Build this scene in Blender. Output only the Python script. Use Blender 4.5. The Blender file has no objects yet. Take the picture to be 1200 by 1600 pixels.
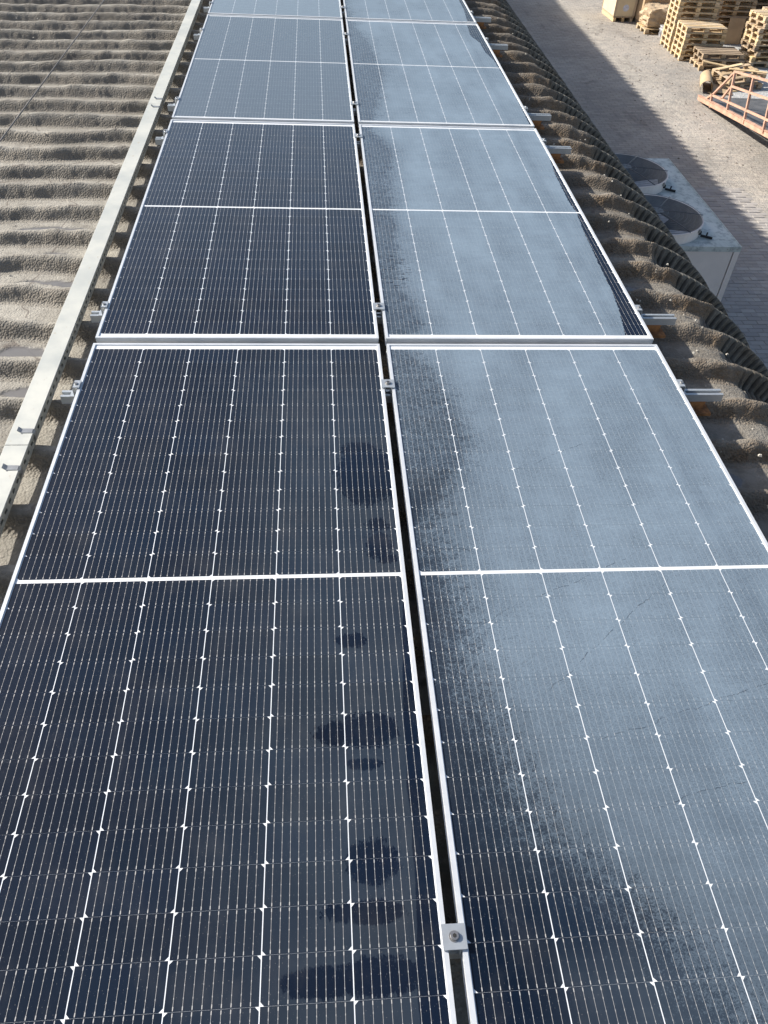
import bpy, math, random
import numpy as np
from mathutils import Vector, Matrix
R_ = math.radians
random.seed(7)
rng = np.random.default_rng(11)
scene = bpy.context.scene
C = scene.collection

# ------------------------------------------------------------------ camera
CAM = Vector((-0.24955, -2.77215, 1.7832))
AX = ((0.99669894, -0.06700486, 0.045843), (-0.0145558, -0.70299635, -0.71104449), (0.0798709, 0.70803, -0.70165102))
FPX = 1242.569
cd = bpy.data.cameras.new('camera')
cam = bpy.data.objects.new('camera', cd)
C.objects.link(cam)
cd.sensor_fit = 'VERTICAL'
cd.sensor_height = 24.0
cd.lens = FPX / 1600 * 24.0
cd.clip_start = 0.05
cd.clip_end = 3000
m = Matrix.Identity(4)
for r in range(3):
    m[r][0] = AX[0][r]; m[r][1] = -AX[1][r]; m[r][2] = -AX[2][r]; m[r][3] = CAM[r]
cam.matrix_world = m
scene.camera = cam
# ------------------------------------------------------------------ light
SUN = Vector((-1.0, 0.38, 0.69)).normalized()
w = bpy.data.worlds.new('World'); scene.world = w
w.use_nodes = True
nt = w.node_tree
bg = nt.nodes['Background']
sky = nt.nodes.new('ShaderNodeTexSky')
sky.sky_type = 'NISHITA'
sky.sun_disc = False
sky.sun_elevation = math.asin(SUN.z)
sky.sun_rotation = math.atan2(SUN.x, SUN.y)
sky.air_density = 1.0; sky.dust_density = 2.5; sky.ozone_density = 1.2
nt.links.new(sky.outputs[0], bg.inputs[0])
bg.inputs[1].default_value = 0.092
sd = bpy.data.lights.new('sun', 'SUN')
sd.energy = 4.7; sd.angle = R_(0.7); sd.color = (1.0, 0.945, 0.86)
so = bpy.data.objects.new('sun', sd); C.objects.link(so)
so.rotation_euler = (-SUN).to_track_quat('-Z', 'Y').to_euler()
so.location = (0, 0, 12)
vs = scene.view_settings
vs.view_transform = 'Standard'; vs.look = 'None'; vs.exposure = 0.68; vs.gamma = 1.0
vs.use_curve_mapping = False

# ------------------------------------------------------------------ helpers
def tag(o, label=None, cat=None, group=None, kind=None):
    if label: o['label'] = label
    if cat: o['category'] = cat
    if group: o['group'] = group
    if kind: o['kind'] = kind
    return o
def empty(name, loc=(0, 0, 0), rz=0.0, parent=None):
    o = bpy.data.objects.new(name, None); C.objects.link(o)
    o.location = loc; o.rotation_euler = (0, 0, rz); o.empty_display_size = .1
    if parent: o.parent = parent
    return o
def link(name, me, parent=None, loc=None, rot=None):
    o = bpy.data.objects.new(name, me); C.objects.link(o)
    if parent: o.parent = parent
    if loc is not None: o.location = loc
    if rot is not None: o.rotation_euler = rot
    return o
class MB:
    def __init__(s): s.v = []; s.f = []; s.mi = []; s.sm = []
    def poly(s, pts, mi=0, sm=False):
        b = len(s.v); s.v += [tuple(p) for p in pts]; s.f.append(tuple(range(b, b + len(pts)))); s.mi.append(mi); s.sm.append(sm)
    def box(s, c, d, mi=0, rot=None, taper=1.0):
        b = len(s.v); hx, hy, hz = d[0] / 2, d[1] / 2, d[2] / 2
        for z, t in ((-hz, 1.0), (hz, taper)):
            for x, y in ((-hx, -hy), (hx, -hy), (hx, hy), (-hx, hy)):
                p = Vector((x * t, y * t, z))
                if rot is not None: p = rot @ p
                s.v.append((c[0] + p.x, c[1] + p.y, c[2] + p.z))
        for f in ((0, 3, 2, 1), (4, 5, 6, 7), (0, 1, 5, 4), (1, 2, 6, 5), (2, 3, 7, 6), (3, 0, 4, 7)):
            s.f.append(tuple(b + i for i in f)); s.mi.append(mi); s.sm.append(False)
        return s
    def bar(s, a, b_, wd, hg, mi=0, up=(0, 0, 1)):
        a = Vector(a); b_ = Vector(b_); d = (b_ - a); L = d.length; x = d.normalized()
        u = Vector(up); y = u.cross(x)
        if y.length < 1e-4: y = Vector((0, 1, 0)).cross(x)
        y.normalize(); z = x.cross(y)
        rot = Matrix((x, y, z)).transposed()
        return s.box((a + b_) / 2, (L, wd, hg), mi, rot)
    def tube(s, pts, r, n=8, mi=0, closed=False, cap=True):
        pts = [Vector(p) for p in pts]; N = len(pts); rings = []
        ref = Vector((0, 0, 1))
        for i, p in enumerate(pts):
            if closed: t = (pts[(i + 1) % N] - pts[i - 1])
            else: t = pts[min(i + 1, N - 1)] - pts[max(i - 1, 0)]
            t.normalize()
            q = ref if abs(t.dot(ref)) < .95 else Vector((1, 0, 0))
            a = t.cross(q).normalized(); b2 = t.cross(a)
            base = len(s.v)
            rr = r[i] if isinstance(r, (list, tuple)) else r
            for k in range(n):
                an = 2 * math.pi * k / n
                v = p + a * math.cos(an) * rr + b2 * math.sin(an) * rr
                s.v.append(tuple(v))
            rings.append(base)
        M = N if closed else N - 1
        for i in range(M):
            A = rings[i]; B = rings[(i + 1) % N]
            for k in range(n):
                s.f.append((A + k, A + (k + 1) % n, B + (k + 1) % n, B + k)); s.mi.append(mi); s.sm.append(True)
        if cap and not closed:
            s.f.append(tuple(rings[0] + k for k in range(n))[::-1]); s.mi.append(mi); s.sm.append(False)
            s.f.append(tuple(rings[-1] + k for k in range(n))); s.mi.append(mi); s.sm.append(False)
        return s
    def cyl(s, c, r, h, n=16, mi=0, r2=None):
        return s.tube([(c[0], c[1], c[2]), (c[0], c[1], c[2] + h)], [r, r if r2 is None else r2], n, mi)
    def mesh(s, name, mats):
        me = bpy.data.meshes.new(name); me.from_pydata(s.v, [], s.f)
        for mm in (mats if isinstance(mats, (list, tuple)) else [mats]): me.materials.append(mm)
        me.polygons.foreach_set('material_index', s.mi)
        me.polygons.foreach_set('use_smooth', s.sm)
        me.update(); return me
    def build(s, name, mats, parent=None, loc=None, rot=None, bevel=0):
        o = link(name, s.mesh(name, mats), parent, loc, rot)
        if bevel:
            b = o.modifiers.new('bevel', 'BEVEL'); b.width = bevel; b.segments = 2; b.limit_method = 'ANGLE'
        return o

# lattice value noise in numpy
def vnoise(x, y, seed=0):
    g = np.random.default_rng(seed).random((256, 256))
    xi = np.floor(x).astype(int); yi = np.floor(y).astype(int)
    fx = x - xi; fy = y - yi
    fx = fx * fx * (3 - 2 * fx); fy = fy * fy * (3 - 2 * fy)
    a = g[xi & 255, yi & 255]; b = g[(xi + 1) & 255, yi & 255]; c = g[xi & 255, (yi + 1) & 255]; d = g[(xi + 1) & 255, (yi + 1) & 255]
    return (a * (1 - fx) + b * fx) * (1 - fy) + (c * (1 - fx) + d * fx) * fy - .5
def sstep(a, b, x):
    t = np.clip((x - a) / (b - a), 0, 1); return t * t * (3 - 2 * t)

# ------------------------------------------------------------------ materials
class NT:
    """small node builder"""
    def __init__(s, name):
        s.m = bpy.data.materials.new(name); s.m.use_nodes = True; s.t = s.m.node_tree
        s.b = s.t.nodes['Principled BSDF']
    def n(s, typ, **kw):
        nd = s.t.nodes.new(typ)
        for k, v in kw.items(): setattr(nd, k, v)
        return nd
    def set(s, sock, v):
        if hasattr(v, 'is_output') or isinstance(v, bpy.types.NodeSocket): s.t.links.new(v, sock)
        else: sock.default_value = v
    def math(s, op, a, b=None, c=None, clamp=False):
        nd = s.n('ShaderNodeMath', operation=op); nd.use_clamp = clamp
        s.set(nd.inputs[0], a)
        if b is not None: s.set(nd.inputs[1], b)
        if c is not None: s.set(nd.inputs[2], c)
        return nd.outputs[0]
    def ramp(s, f, a, b, va=0.0, vb=1.0, smooth=True):
        nd = s.n('ShaderNodeMapRange', interpolation_type='SMOOTHSTEP' if smooth else 'LINEAR')
        s.set(nd.inputs[0], f)
        for i, v in enumerate((a, b, va, vb)): s.set(nd.inputs[1 + i], v)
        return nd.outputs[0]
    def noise(s, scale, detail=3, rough=.5, vec=None, dist=0.0):
        nd = s.n('ShaderNodeTexNoise'); nd.inputs['Scale'].default_value = scale
        nd.inputs['Detail'].default_value = detail; nd.inputs['Roughness'].default_value = rough; nd.inputs['Distortion'].default_value = dist
        if vec is not None: s.t.links.new(vec, nd.inputs['Vector'])
        return nd.outputs[0]
    def pos(s): return s.n('ShaderNodeNewGeometry').outputs['Position']
    def obj(s): return s.n('ShaderNodeTexCoord').outputs['Object']
    def mix(s, f, a, b):
        nd = s.n('ShaderNodeMix', data_type='RGBA'); s.set(nd.inputs[0], f)
        for i, v in ((6, a), (7, b)):
            if isinstance(v, tuple): nd.inputs[i].default_value = (*v[:3], 1)
            else: s.t.links.new(v, nd.inputs[i])
        return nd.outputs[2]
    def scale(s, vec, sc):
        nd = s.n('ShaderNodeVectorMath', operation='MULTIPLY'); s.t.links.new(vec, nd.inputs[0]); nd.inputs[1].default_value = sc
        return nd.outputs[0]
    def bump(s, h, strength=.5, dist=.01, nrm=None):
        nd = s.n('ShaderNodeBump'); s.t.links.new(h, nd.inputs['Height'])
        nd.inputs['Strength'].default_value = strength; nd.inputs['Distance'].default_value = dist
        if nrm is not None: s.t.links.new(nrm, nd.inputs['Normal'])
        return nd.outputs[0]
    def attr(s, name): return s.n('ShaderNodeAttribute', attribute_name=name).outputs['Fac']
    def out(s, col=None, rough=None, metal=None, nrm=None, spec=None):
        I = s.b.inputs
        if col is not None:
            if isinstance(col, tuple): I['Base Color'].default_value = (*col[:3], 1)
            else: s.t.links.new(col, I['Base Color'])
        if rough is not None: s.set(I['Roughness'], rough)
        if metal is not None: s.set(I['Metallic'], metal)
        if spec is not None: s.set(I['Specular IOR Level'], spec)
        if nrm is not None: s.t.links.new(nrm, I['Normal'])
        return s.m

def plain(name, col, rough=.6, metal=0.0, var=.12, scale=8, bump=0.0, bscale=60, rand=0.0, spec=.5):
    t = NT(name); p = t.obj()
    n = t.noise(scale, 4, .6, p)
    dark = tuple(c * (1 - var) for c in col); lite = tuple(min(1, c * (1 + var)) for c in col)
    c = t.mix(t.ramp(n, .3, .7), dark, lite)
    if rand:
        r = t.n('ShaderNodeObjectInfo').outputs['Random']
        hs = t.n('ShaderNodeHueSaturation'); t.t.links.new(c, hs.inputs['Color'])
        t.set(hs.inputs['Value'], t.ramp(r, 0, 1, 1 - rand, 1 + rand, False))
        t.set(hs.inputs['Saturation'], t.ramp(t.math('FRACT', t.math('MULTIPLY', r, 7.31)), 0, 1, 1 - rand, 1 + rand * .6, False))
        c = hs.outputs[0]
    nrm = t.bump(t.noise(bscale, 3, .6, p), .6, bump) if bump else None
    return t.out(c, rough, metal, nrm, spec)

# wet/dust film on the glass, plus painted sky sheen at left, laid out over the whole array in world position
FILM_LB = [(-2.6, .46), (-2.414, .45), (-2.346, .43), (-2.274, .40), (-2.195, .35), (-2.124, .28), (-2.05, .195), (-1.941, .15), (-1.825, .125), (-1.699, .102), (-1.582, .067), (-1.434, .084), (-1.295, .082), (-1.194, .074), (-1.061, .05), (-0.917, .09), (-0.793, .15), (-0.625, .21), (-0.44, .19), (-0.279, .17), (-0.106, .09), (0.03, .05), (0.157, .15), (0.234, .13), (0.51, .07), (0.628, .097), (0.817, .089), (1.242, .102), (1.738, .12), (2.073, .177), (2.378, .059), (2.604, .079), (3.041, .158), (3.607, .214), (3.916, .175), (4.428, .136), (4.803, .05), (6, .0)]
FILM_RB = [(-2.6, 1.4), (-.2, 1.4), (.02, 1.4), (.05, 1.045), (.108, 1.057), (.276, 1.082), (.455, 1.097), (.673, 1.101), (.884, 1.111), (1.052, 1.114), (1.263, 1.132), (1.422, 1.121), (1.769, 1.128), (2.244, 1.17), (2.48, 1.18), (2.573, 1.139), (2.719, 1.141), (3.016, 1.148), (3.447, 1.149), (3.962, 1.135), (4.185, 1.10), (4.422, 1.10), (4.633, 1.05), (5.0, 1.07), (5.102, 1.09), (5.469, 1.113), (5.797, 1.116), (6.0, 1.12)]
FILM_LS = [(-2.6, -.07), (-2.348, -.069), (-2.235, -.063), (-2.109, -.056), (-1.97, -.051), (-1.916, -.053), (-1.825, -.05), (-1.697, -.045), (-1.506, -.03), (-1.351, -.02), (-1.2, .03), (6, .05)]
BLOBS = [(-.092, -.795, .105, .14, 1), (-.112, -.665, .067, .045, 1), (-.07, -1.024, .038, .028, .6), (-.072, -1.112, .040, .058, .62), (-.05, -1.17, .03, .02, .6), (-.171, -1.469, .04, .026, .62), (-.139, -1.744, .078, .050, 1), (-.227, -1.75, .05, .03, .7), (-.151, -1.834, .044, .015, .8), (-.146, -2.068, .060, .050, 1), (-.148, -2.174, .065, .026, 1), (-.215, -2.171, .045, .020, .75), (-.145, -2.296, .095, .037, 1), (-.26, -2.302, .08, .030, .95)]
def curve_of_y(t, y, pts, x0, x1):
    """float curve X = f(Y) for Y in [-2.6, 6]"""
    nd = t.n('ShaderNodeFloatCurve'); cv = nd.mapping.curves[0]
    P = [((a + 2.6) / 8.6, (b - x0) / (x1 - x0)) for a, b in pts]
    while len(cv.points) < len(P): cv.points.new(.5, .5)
    for p, (a, b) in zip(cv.points, P): p.location = (a, b); p.handle_type = 'VECTOR'
    nd.mapping.use_clip = False; nd.mapping.update()
    t.set(nd.inputs['Value'], t.ramp(y, -2.6, 6.0, 0, 1, False))
    return t.math('MULTIPLY_ADD', nd.outputs[0], x1 - x0, x0)

def film_group():
    g = bpy.data.node_groups.new('film_and_sky_sheen', 'ShaderNodeTree')
    g.interface.new_socket('Right', in_out='OUTPUT', socket_type='NodeSocketFloat')
    g.interface.new_socket('Left', in_out='OUTPUT', socket_type='NodeSocketFloat')
    t = NT.__new__(NT); t.t = g; t.m = None; t.b = None
    go = g.nodes.new('NodeGroupOutput')
    P = t.pos(); sx = t.n('ShaderNodeSeparateXYZ'); g.links.new(P, sx.inputs[0]); X, Y = sx.outputs[0], sx.outputs[1]
    big = t.noise(7, 4, .6, t.scale(P, (1.6, 1, 1)))
    mid = t.noise(26, 4, .6, t.scale(P, (1.0, 1.5, 1)))
    fine = t.noise(165, 2, .8, P)
    fine2 = t.noise(75, 3, .7, P)
    wob = t.math('ADD', t.math('MULTIPLY', t.math('SUBTRACT', big, .5), .10), t.math('MULTIPLY', t.math('SUBTRACT', mid, .5), .07))
    # right column: film begins past a ragged curve, thins out in droplets
    d = t.math('ADD', t.math('SUBTRACT', X, curve_of_y(t, Y, FILM_LB, 0, 1.5)), wob)
    wd = t.ramp(Y, -2.5, .6, .58, .20, False)
    wd2 = t.math('MULTIPLY', wd, -.55)
    m = t.ramp(d, wd2, wd, 0, 1, True)
    finer = t.noise(330, 1, .5, P); sp = t.math('ADD', t.math('MULTIPLY', fine, .30), t.math('ADD', t.math('MULTIPLY', mid, .22), t.math('ADD', t.math('MULTIPLY', fine2, .22), t.math('MULTIPLY', finer, .26))))
    m = t.math('MAXIMUM', m, t.ramp(Y, -1.35, -.6, 0, .40))
    # droplets: threshold the grain by the density
    thr = t.math('SUBTRACT', .74, t.math('MULTIPLY', m, .56))
    drop = t.ramp(t.math('SUBTRACT', sp, thr), -.09, .09)
    drop = t.math('MULTIPLY', drop, t.ramp(m, 0.0, .12))
    cover = t.math('ADD', t.math('MULTIPLY', drop, .46), t.math('MULTIPLY', m, .54))
    cover = t.math('MULTIPLY', cover, t.ramp(t.math('ADD', t.math('MULTIPLY', finer, .6), t.math('MULTIPLY', fine, .4)), .32, .68, .76, 1.14, False))
    haze = t.math('MULTIPLY', t.math('MULTIPLY', t.ramp(Y, -2.12, -2.36), t.ramp(t.math('ADD', X, wob), .10, .42)), .30)
    cover = t.math('MAXIMUM', cover, haze)
    # clear strip at the far outer edge, hard jagged rim
    e = t.math('SUBTRACT', t.math('ADD', curve_of_y(t, Y, FILM_RB, 0, 1.5), t.math('MULTIPLY', t.math('SUBTRACT', mid, .5), .022)), X)
    cover = t.math('MULTIPLY', cover, t.ramp(e, -.001, .002))
    # uneven thickness, streaks of old rain
    thick = t.ramp(t.noise(3.2, 4, .6, t.scale(P, (1.3, .55, 1))), .3, .72, .78, 1.06)
    thick2 = t.ramp(t.noise(11, 5, .7, t.scale(P, (.5, 1.6, 1))), .3, .75, .93, 1.05)
    cover = t.math('MULTIPLY', cover, t.math('MULTIPLY', thick, t.math('MULTIPLY', thick2, t.math('ADD', t.ramp(Y, -2.5, -1.3, .60, 1.0), t.ramp(Y, -.4, 1.6, 0, .10)))))
    # hair-thin dry scratches
    for (ax, ay, bx, by) in ((.20, -1.42, .80, -1.13), (.33, -1.66, .80, -1.27), (.42, -1.80, 1.05, -1.62), (.50, -1.98, 1.0, -1.87), (.30, -.83, .72, -.62)):
        dx, dy = bx - ax, by - ay; L = math.hypot(dx, dy)
        s_ = t.math('ADD', t.math('MULTIPLY', t.math('SUBTRACT', X, ax), dx / L), t.math('MULTIPLY', t.math('SUBTRACT', Y, ay), dy / L))
        q = t.math('ADD', t.math('MULTIPLY', t.math('SUBTRACT', X, ax), -dy / L), t.math('MULTIPLY', t.math('SUBTRACT', Y, ay), dx / L))
        q = t.math('ABSOLUTE', t.math('ADD', q, t.math('MULTIPLY', t.math('SUBTRACT', big, .5), .05)))
        on = t.math('MULTIPLY', t.ramp(s_, 0, .05), t.ramp(s_, L, L - .05))
        on = t.math('MULTIPLY', on, t.ramp(q, .0013, .0005)); on = t.math('MULTIPLY', on, t.ramp(mid, .42, .55))
        cover = t.math('MULTIPLY', cover, t.math('SUBTRACT', 1.0, t.math('MULTIPLY', on, .6)))
    isR = t.math('GREATER_THAN', X, .015)
    # smeared clear patch in the second panel
    sm = t.math('MULTIPLY', t.ramp(t.noise(30, 3, .6, t.scale(P, (.8, 2.2, 1))), .55, .62), t.ramp(t.math('ADD', t.math('POWER', t.math('DIVIDE', t.math('SUBTRACT', X, .11), .075), 2.0), t.math('POWER', t.math('DIVIDE', t.math('SUBTRACT', Y, .62), .19), 2.0)), 1.3, .4))
    cover = t.math('MULTIPLY', cover, t.math('SUBTRACT', 1.0, t.math('MULTIPLY', sm, .8)))
    g.links.new(t.math('MULTIPLY', cover, isR), go.inputs[0])
    # left column: thin even film with clear dabs and a clear band beside the gap
    jag = t.math('ADD', t.math('MULTIPLY', t.math('SUBTRACT', t.noise(75, 5, .8, t.scale(P, (1.6, .7, 1))), .5), 2.2), t.math('MULTIPLY', t.math('SUBTRACT', mid, .5), 1.0))
    clear = None
    for (cx, cy, rx, ry, s_) in BLOBS:
        a = t.math('POWER', t.math('DIVIDE', t.math('SUBTRACT', X, cx), rx), 2.0)
        b = t.math('POWER', t.math('DIVIDE', t.math('SUBTRACT', Y, cy), ry), 2.0)
        k = t.math('ADD', t.math('ADD', a, b), t.math('MULTIPLY', jag, 1.25 if s_ > .9 else 2.2))
        k = t.ramp(k, 1.14, .88)
        clear = k if clear is None else t.math('MAXIMUM', clear, k)
    band = t.ramp(t.math('ADD', t.math('SUBTRACT', X, curve_of_y(t, Y, FILM_LS, -.5, .5)), t.math('MULTIPLY', t.math('SUBTRACT', big, .5), .016)), -.0015, .0015)
    clear = t.math('MAXIMUM', clear, band)
    zone = t.math('MULTIPLY', t.ramp(X, -.75, -.18, .12, 1.0), t.ramp(Y, .3, -.6, .25, 1.0))
    lf = t.math('MULTIPLY', t.math('MULTIPLY', t.math('SUBTRACT', 1.0, clear), zone), t.ramp(big, .2, .8, .75, 1.1))
    # sky sheen painted into the film colour, stepped stronger on each farther panel
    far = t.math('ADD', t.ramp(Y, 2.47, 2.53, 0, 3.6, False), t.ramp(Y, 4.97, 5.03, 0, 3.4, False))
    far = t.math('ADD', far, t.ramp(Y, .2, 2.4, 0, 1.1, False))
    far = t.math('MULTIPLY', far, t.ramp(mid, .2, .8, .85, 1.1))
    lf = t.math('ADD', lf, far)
    g.links.new(t.math('MULTIPLY', lf, t.math('SUBTRACT', 1.0, isR)), go.inputs[1])
    return g
FILM = film_group()

def laminate(name, col, opq=1.0, vary=0.0, metal=0.0, rough=.06):
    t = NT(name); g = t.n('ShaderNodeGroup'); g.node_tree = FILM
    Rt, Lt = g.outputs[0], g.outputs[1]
    base = col
    if vary:
        p = t.pos()
        n1 = t.noise(2.4, 3, .6, p)
        warm = tuple((a * b) for a, b in zip(col, (1.2, .98, .92))); cool = tuple((a * b) for a, b in zip(col, (.85, 1.05, 1.05)))
        base = t.mix(t.ramp(n1, .35, .65), cool, warm)
        rnd = t.n('ShaderNodeObjectInfo').outputs['Random']
        hs = t.n('ShaderNodeHueSaturation'); t.t.links.new(base, hs.inputs['Color']); t.set(hs.inputs['Value'], t.ramp(rnd, 0, 1, .82, 1.18, False))
        base = hs.outputs[0]
        # specks of dust
        sp = t.ramp(t.noise(420, 0, .5, p), .80, .84)
        base = t.mix(t.math('MULTIPLY', sp, .22), base, (.5, .47, .42))
    p2 = t.pos()
    dirt = t.ramp(t.noise(9, 5, .65, t.scale(p2, (1, .6, 1))), .45, .8, 0, .035)
    base = t.mix(dirt, base, (.45, .43, .40))
    c = t.mix(t.math('MULTIPLY', Rt, .80 * opq), base, (.215, .282, .350))
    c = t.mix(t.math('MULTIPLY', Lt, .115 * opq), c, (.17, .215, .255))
    smear = t.math('MULTIPLY', t.ramp(t.noise(5, 6, .7, t.scale(p2, (1.0, 1.8, 1)), 1.2), .60, .82), .06)
    c = t.mix(smear, c, (.32, .36, .40))
    r = t.math('MULTIPLY_ADD', Rt, .30, rough)
    return t.out(c, r, metal, None, .42)
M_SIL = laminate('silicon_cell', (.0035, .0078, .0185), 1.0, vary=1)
M_BACK = laminate('white_backsheet', (.78, .80, .82), .30)
M_WIRE = laminate('busbar_wire', (.42, .41, .40), 1.0)

t = NT('anodised_frame'); p = t.pos()
c = t.mix(t.ramp(t.noise(5, 4, .6, p), .35, .75), (.70, .72, .74), (.60, .63, .66))
M_FRAME = t.out(c, t.ramp(t.noise(30, 3, .6, p), .3, .7, .32, .48), .35, t.bump(t.noise(120, 2, .5, t.scale(p, (1, .05, 1))), .15, .001))
M_ALU = plain('mill_aluminium', (.50, .53, .55), .38, .6, .08, 20)
M_BOLT = plain('bolt_steel', (.38, .37, .36), .35, .8, .15, 60)
M_BLACK = plain('near_black', (.02, .02, .02), .8)  # flat near-black for cable glands, dark steel and bolt sockets
M_RUST = plain('rusty_bracket', (.30, .13, .045), .85, 0, .45, 30, .002, 120)
M_BUTYL = plain('bitumen_pad', (.05, .047, .04), .9, 0, .3, 30)
t = NT('galvanised_tray'); p = t.obj()
c = t.mix(t.ramp(t.noise(3, 5, .65, p), .35, .7), (.42, .44, .42), (.55, .555, .51))
c = t.mix(t.ramp(t.noise(38, 4, .7, t.scale(p, (1, .5, 1))), .60, .78), c, (.40, .37, .30))
M_TRAY = t.out(c, t.ramp(t.noise(16, 3, .6, p), .3, .7, .42, .62), .1)
M_CLIP = plain('spring_clip_steel', (.34, .35, .36), .42, .5, .15, 40)
M_CABLE = plain('grey_cable', (.16, .15, .14), .7)

# roof foam / bare crimped metal in one material, driven by where the foam reaches
t = NT('foam_coated_roof'); p = t.pos()
foam = t.attr('foam'); side = t.attr('side'); wet = t.attr('wet'); tan = t.attr('tan')
n1 = t.noise(3.0, 6, .65, p); n2 = t.noise(17, 6, .7, p); n3 = t.noise(70, 4, .7, p)
dust = t.mix(t.ramp(n1, .32, .68), (.25, .235, .205), (.38, .36, .315))
dust = t.mix(t.ramp(n2, .45, .75, 0, .55), dust, (.165, .15, .13))
dust = t.mix(t.ramp(n3, .56, .76, 0, .5), dust, (.52, .49, .43))
raw = t.mix(t.ramp(n2, .38, .62), (.125, .108, .088), (.22, .195, .16))  # exposed foam on the rib flanks, colour darkened further to deepen their shade
orange = t.mix(t.ramp(n3, .35, .7), (.125, .068, .028), (.34, .21, .10))
raw = t.mix(t.math('MULTIPLY', tan, t.ramp(n1, .38, .60, .25, .95)), raw, orange)
blot = t.ramp(t.noise(1.7, 6, .7, t.scale(p, (.7, 1.5, 1)), 1.0), .50, .66, 0, .55); dust = t.mix(blot, dust, (.15, .135, .115))
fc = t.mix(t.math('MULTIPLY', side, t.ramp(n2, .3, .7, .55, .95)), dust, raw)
crk = t.n('ShaderNodeTexVoronoi', feature='DISTANCE_TO_EDGE'); crk.inputs['Scale'].default_value = 2.1
vn = t.n('ShaderNodeVectorMath', operation='ADD'); nn = t.n('ShaderNodeTexNoise'); nn.inputs['Scale'].default_value = 3.5
t.t.links.new(t.scale(nn.outputs[1], (.35, .35, 0)), vn.inputs[0]); t.t.links.new(t.scale(p, (1, .35, 1)), vn.inputs[1]); t.t.links.new(vn.outputs[0], crk.inputs['Vector'])
t.t.links.new(p, nn.inputs['Vector'])
ck = t.ramp(crk.outputs[0], .016, .004)
fc = t.mix(t.math('MULTIPLY', t.math('MULTIPLY', ck, t.math('SUBTRACT', 1.0, side)), .6), fc, (.10, .08, .07))
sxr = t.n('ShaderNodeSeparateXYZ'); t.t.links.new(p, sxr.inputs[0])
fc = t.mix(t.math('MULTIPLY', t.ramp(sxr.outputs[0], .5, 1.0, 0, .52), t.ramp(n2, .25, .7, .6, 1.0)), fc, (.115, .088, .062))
fc = t.mix(t.math('MULTIPLY', wet, .9), fc, (.155, .15, .148))
mc = t.mix(t.ramp(n2, .35, .7), (.105, .098, .082), (.205, .19, .16))
mc = t.mix(t.ramp(n1, .5, .75, 0, .7), mc, (.12, .085, .05))
mc = t.mix(t.ramp(n3, .62, .8, 0, .35), mc, (.33, .30, .25))
col = t.mix(foam, mc, fc)
rgh = t.math('SUBTRACT', .93, t.math('MULTIPLY', wet, .87))
grit = t.n('ShaderNodeTexVoronoi'); grit.inputs['Scale'].default_value = 105; t.t.links.new(p, grit.inputs['Vector'])
gr = t.math('MULTIPLY', t.math('SUBTRACT', 1.0, grit.outputs[0]), t.math('MULTIPLY_ADD', side, .9, .38))
h = t.math('ADD', gr, t.math('MULTIPLY', n3, .8))
h = t.math('MULTIPLY', h, t.math('MULTIPLY', t.math('SUBTRACT', 1.0, wet), t.math('MULTIPLY_ADD', foam, .9, .1)))
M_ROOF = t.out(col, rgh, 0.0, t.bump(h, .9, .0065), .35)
M_ROCK = plain('foam_chips', (.62, .58, .50), .9, 0, .2, 30, rand=.3)
M_WALL = plain('warehouse_wall', (.42, .40, .36), .8, 0, .15, 1.5, .003, 20)

# ------------------------------------------------------------------ yard
GZ = -4.8
t = NT('yard_concrete'); p = t.pos()
a = t.noise(.45, 6, .6, p); b = t.noise(5, 5, .65, p); d = t.noise(45, 3, .7, p)
c = t.mix(t.ramp(a, .35, .65), (.385, .358, .322), (.47, .44, .40))
c = t.mix(t.ramp(b, .45, .8, 0, .5), c, (.27, .25, .225))
c = t.mix(t.ramp(b, .3, .12, 0, .6), c, (.50, .46, .40))
c = t.mix(t.ramp(d, .62, .8, 0, .6), c, (.20, .18, .16))
st = t.noise(1.1, 5, .65, t.scale(p, (1.6, .5, 1)), .8); c = t.mix(t.ramp(st, .54, .72, 0, .55), c, (.20, .185, .165))
# weathered paving joints, brick layout continuing the separate pavers
br = t.n('ShaderNodeTexBrick'); t.t.links.new(t.scale(p, (1, 1, 0)), br.inputs['Vector'])
br.inputs['Scale'].default_value = 1.0; br.inputs['Brick Width'].default_value = .24; br.inputs['Row Height'].default_value = .12
br.inputs['Mortar Size'].default_value = .010; br.inputs['Mortar Smooth'].default_value = .4
br.inputs['Color1'].default_value = (.80, .80, .80, 1); br.inputs['Color2'].default_value = (1.08, 1.04, 1.0, 1); br.inputs['Mortar'].default_value = (.62, .62, .62, 1)
mm = t.n('ShaderNodeMix', data_type='RGBA', blend_type='MULTIPLY'); t.t.links.new(c, mm.inputs[6]); t.t.links.new(br.outputs[0], mm.inputs[7])
mm.inputs[0].default_value = .85
sxg = t.n('ShaderNodeSeparateXYZ'); t.t.links.new(p, sxg.inputs[0])
# a smoother poured slab under and beyond the pallets, pale sand where lorries turn
slab = t.ramp(t.math('ADD', sxg.outputs[0], t.math('MULTIPLY', t.math('SUBTRACT', b, .5), .5)), 10.6, 11.0)
c2 = t.mix(slab, mm.outputs[2], t.mix(t.ramp(b, .3, .7), (.42, .42, .41), (.50, .50, .49)))
sand = t.math('MULTIPLY', t.ramp(t.math('ABSOLUTE', t.math('ADD', t.math('SUBTRACT', sxg.outputs[0], t.math('MULTIPLY_ADD', sxg.outputs[1], -.05, 9.75)), t.math('MULTIPLY', t.math('SUBTRACT', a, .5), 1.6))), .75, .05), t.ramp(b, .42, .62))
c2 = t.mix(t.math('MULTIPLY', sand, .55), c2, (.58, .53, .45))
M_YARD = t.out(c2, .93, 0, t.bump(t.math('ADD', t.math('ADD', b, d), t.math('MULTIPLY', t.noise(14, 3, .6, p), 1.5)), .8, .02), .25)
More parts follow.
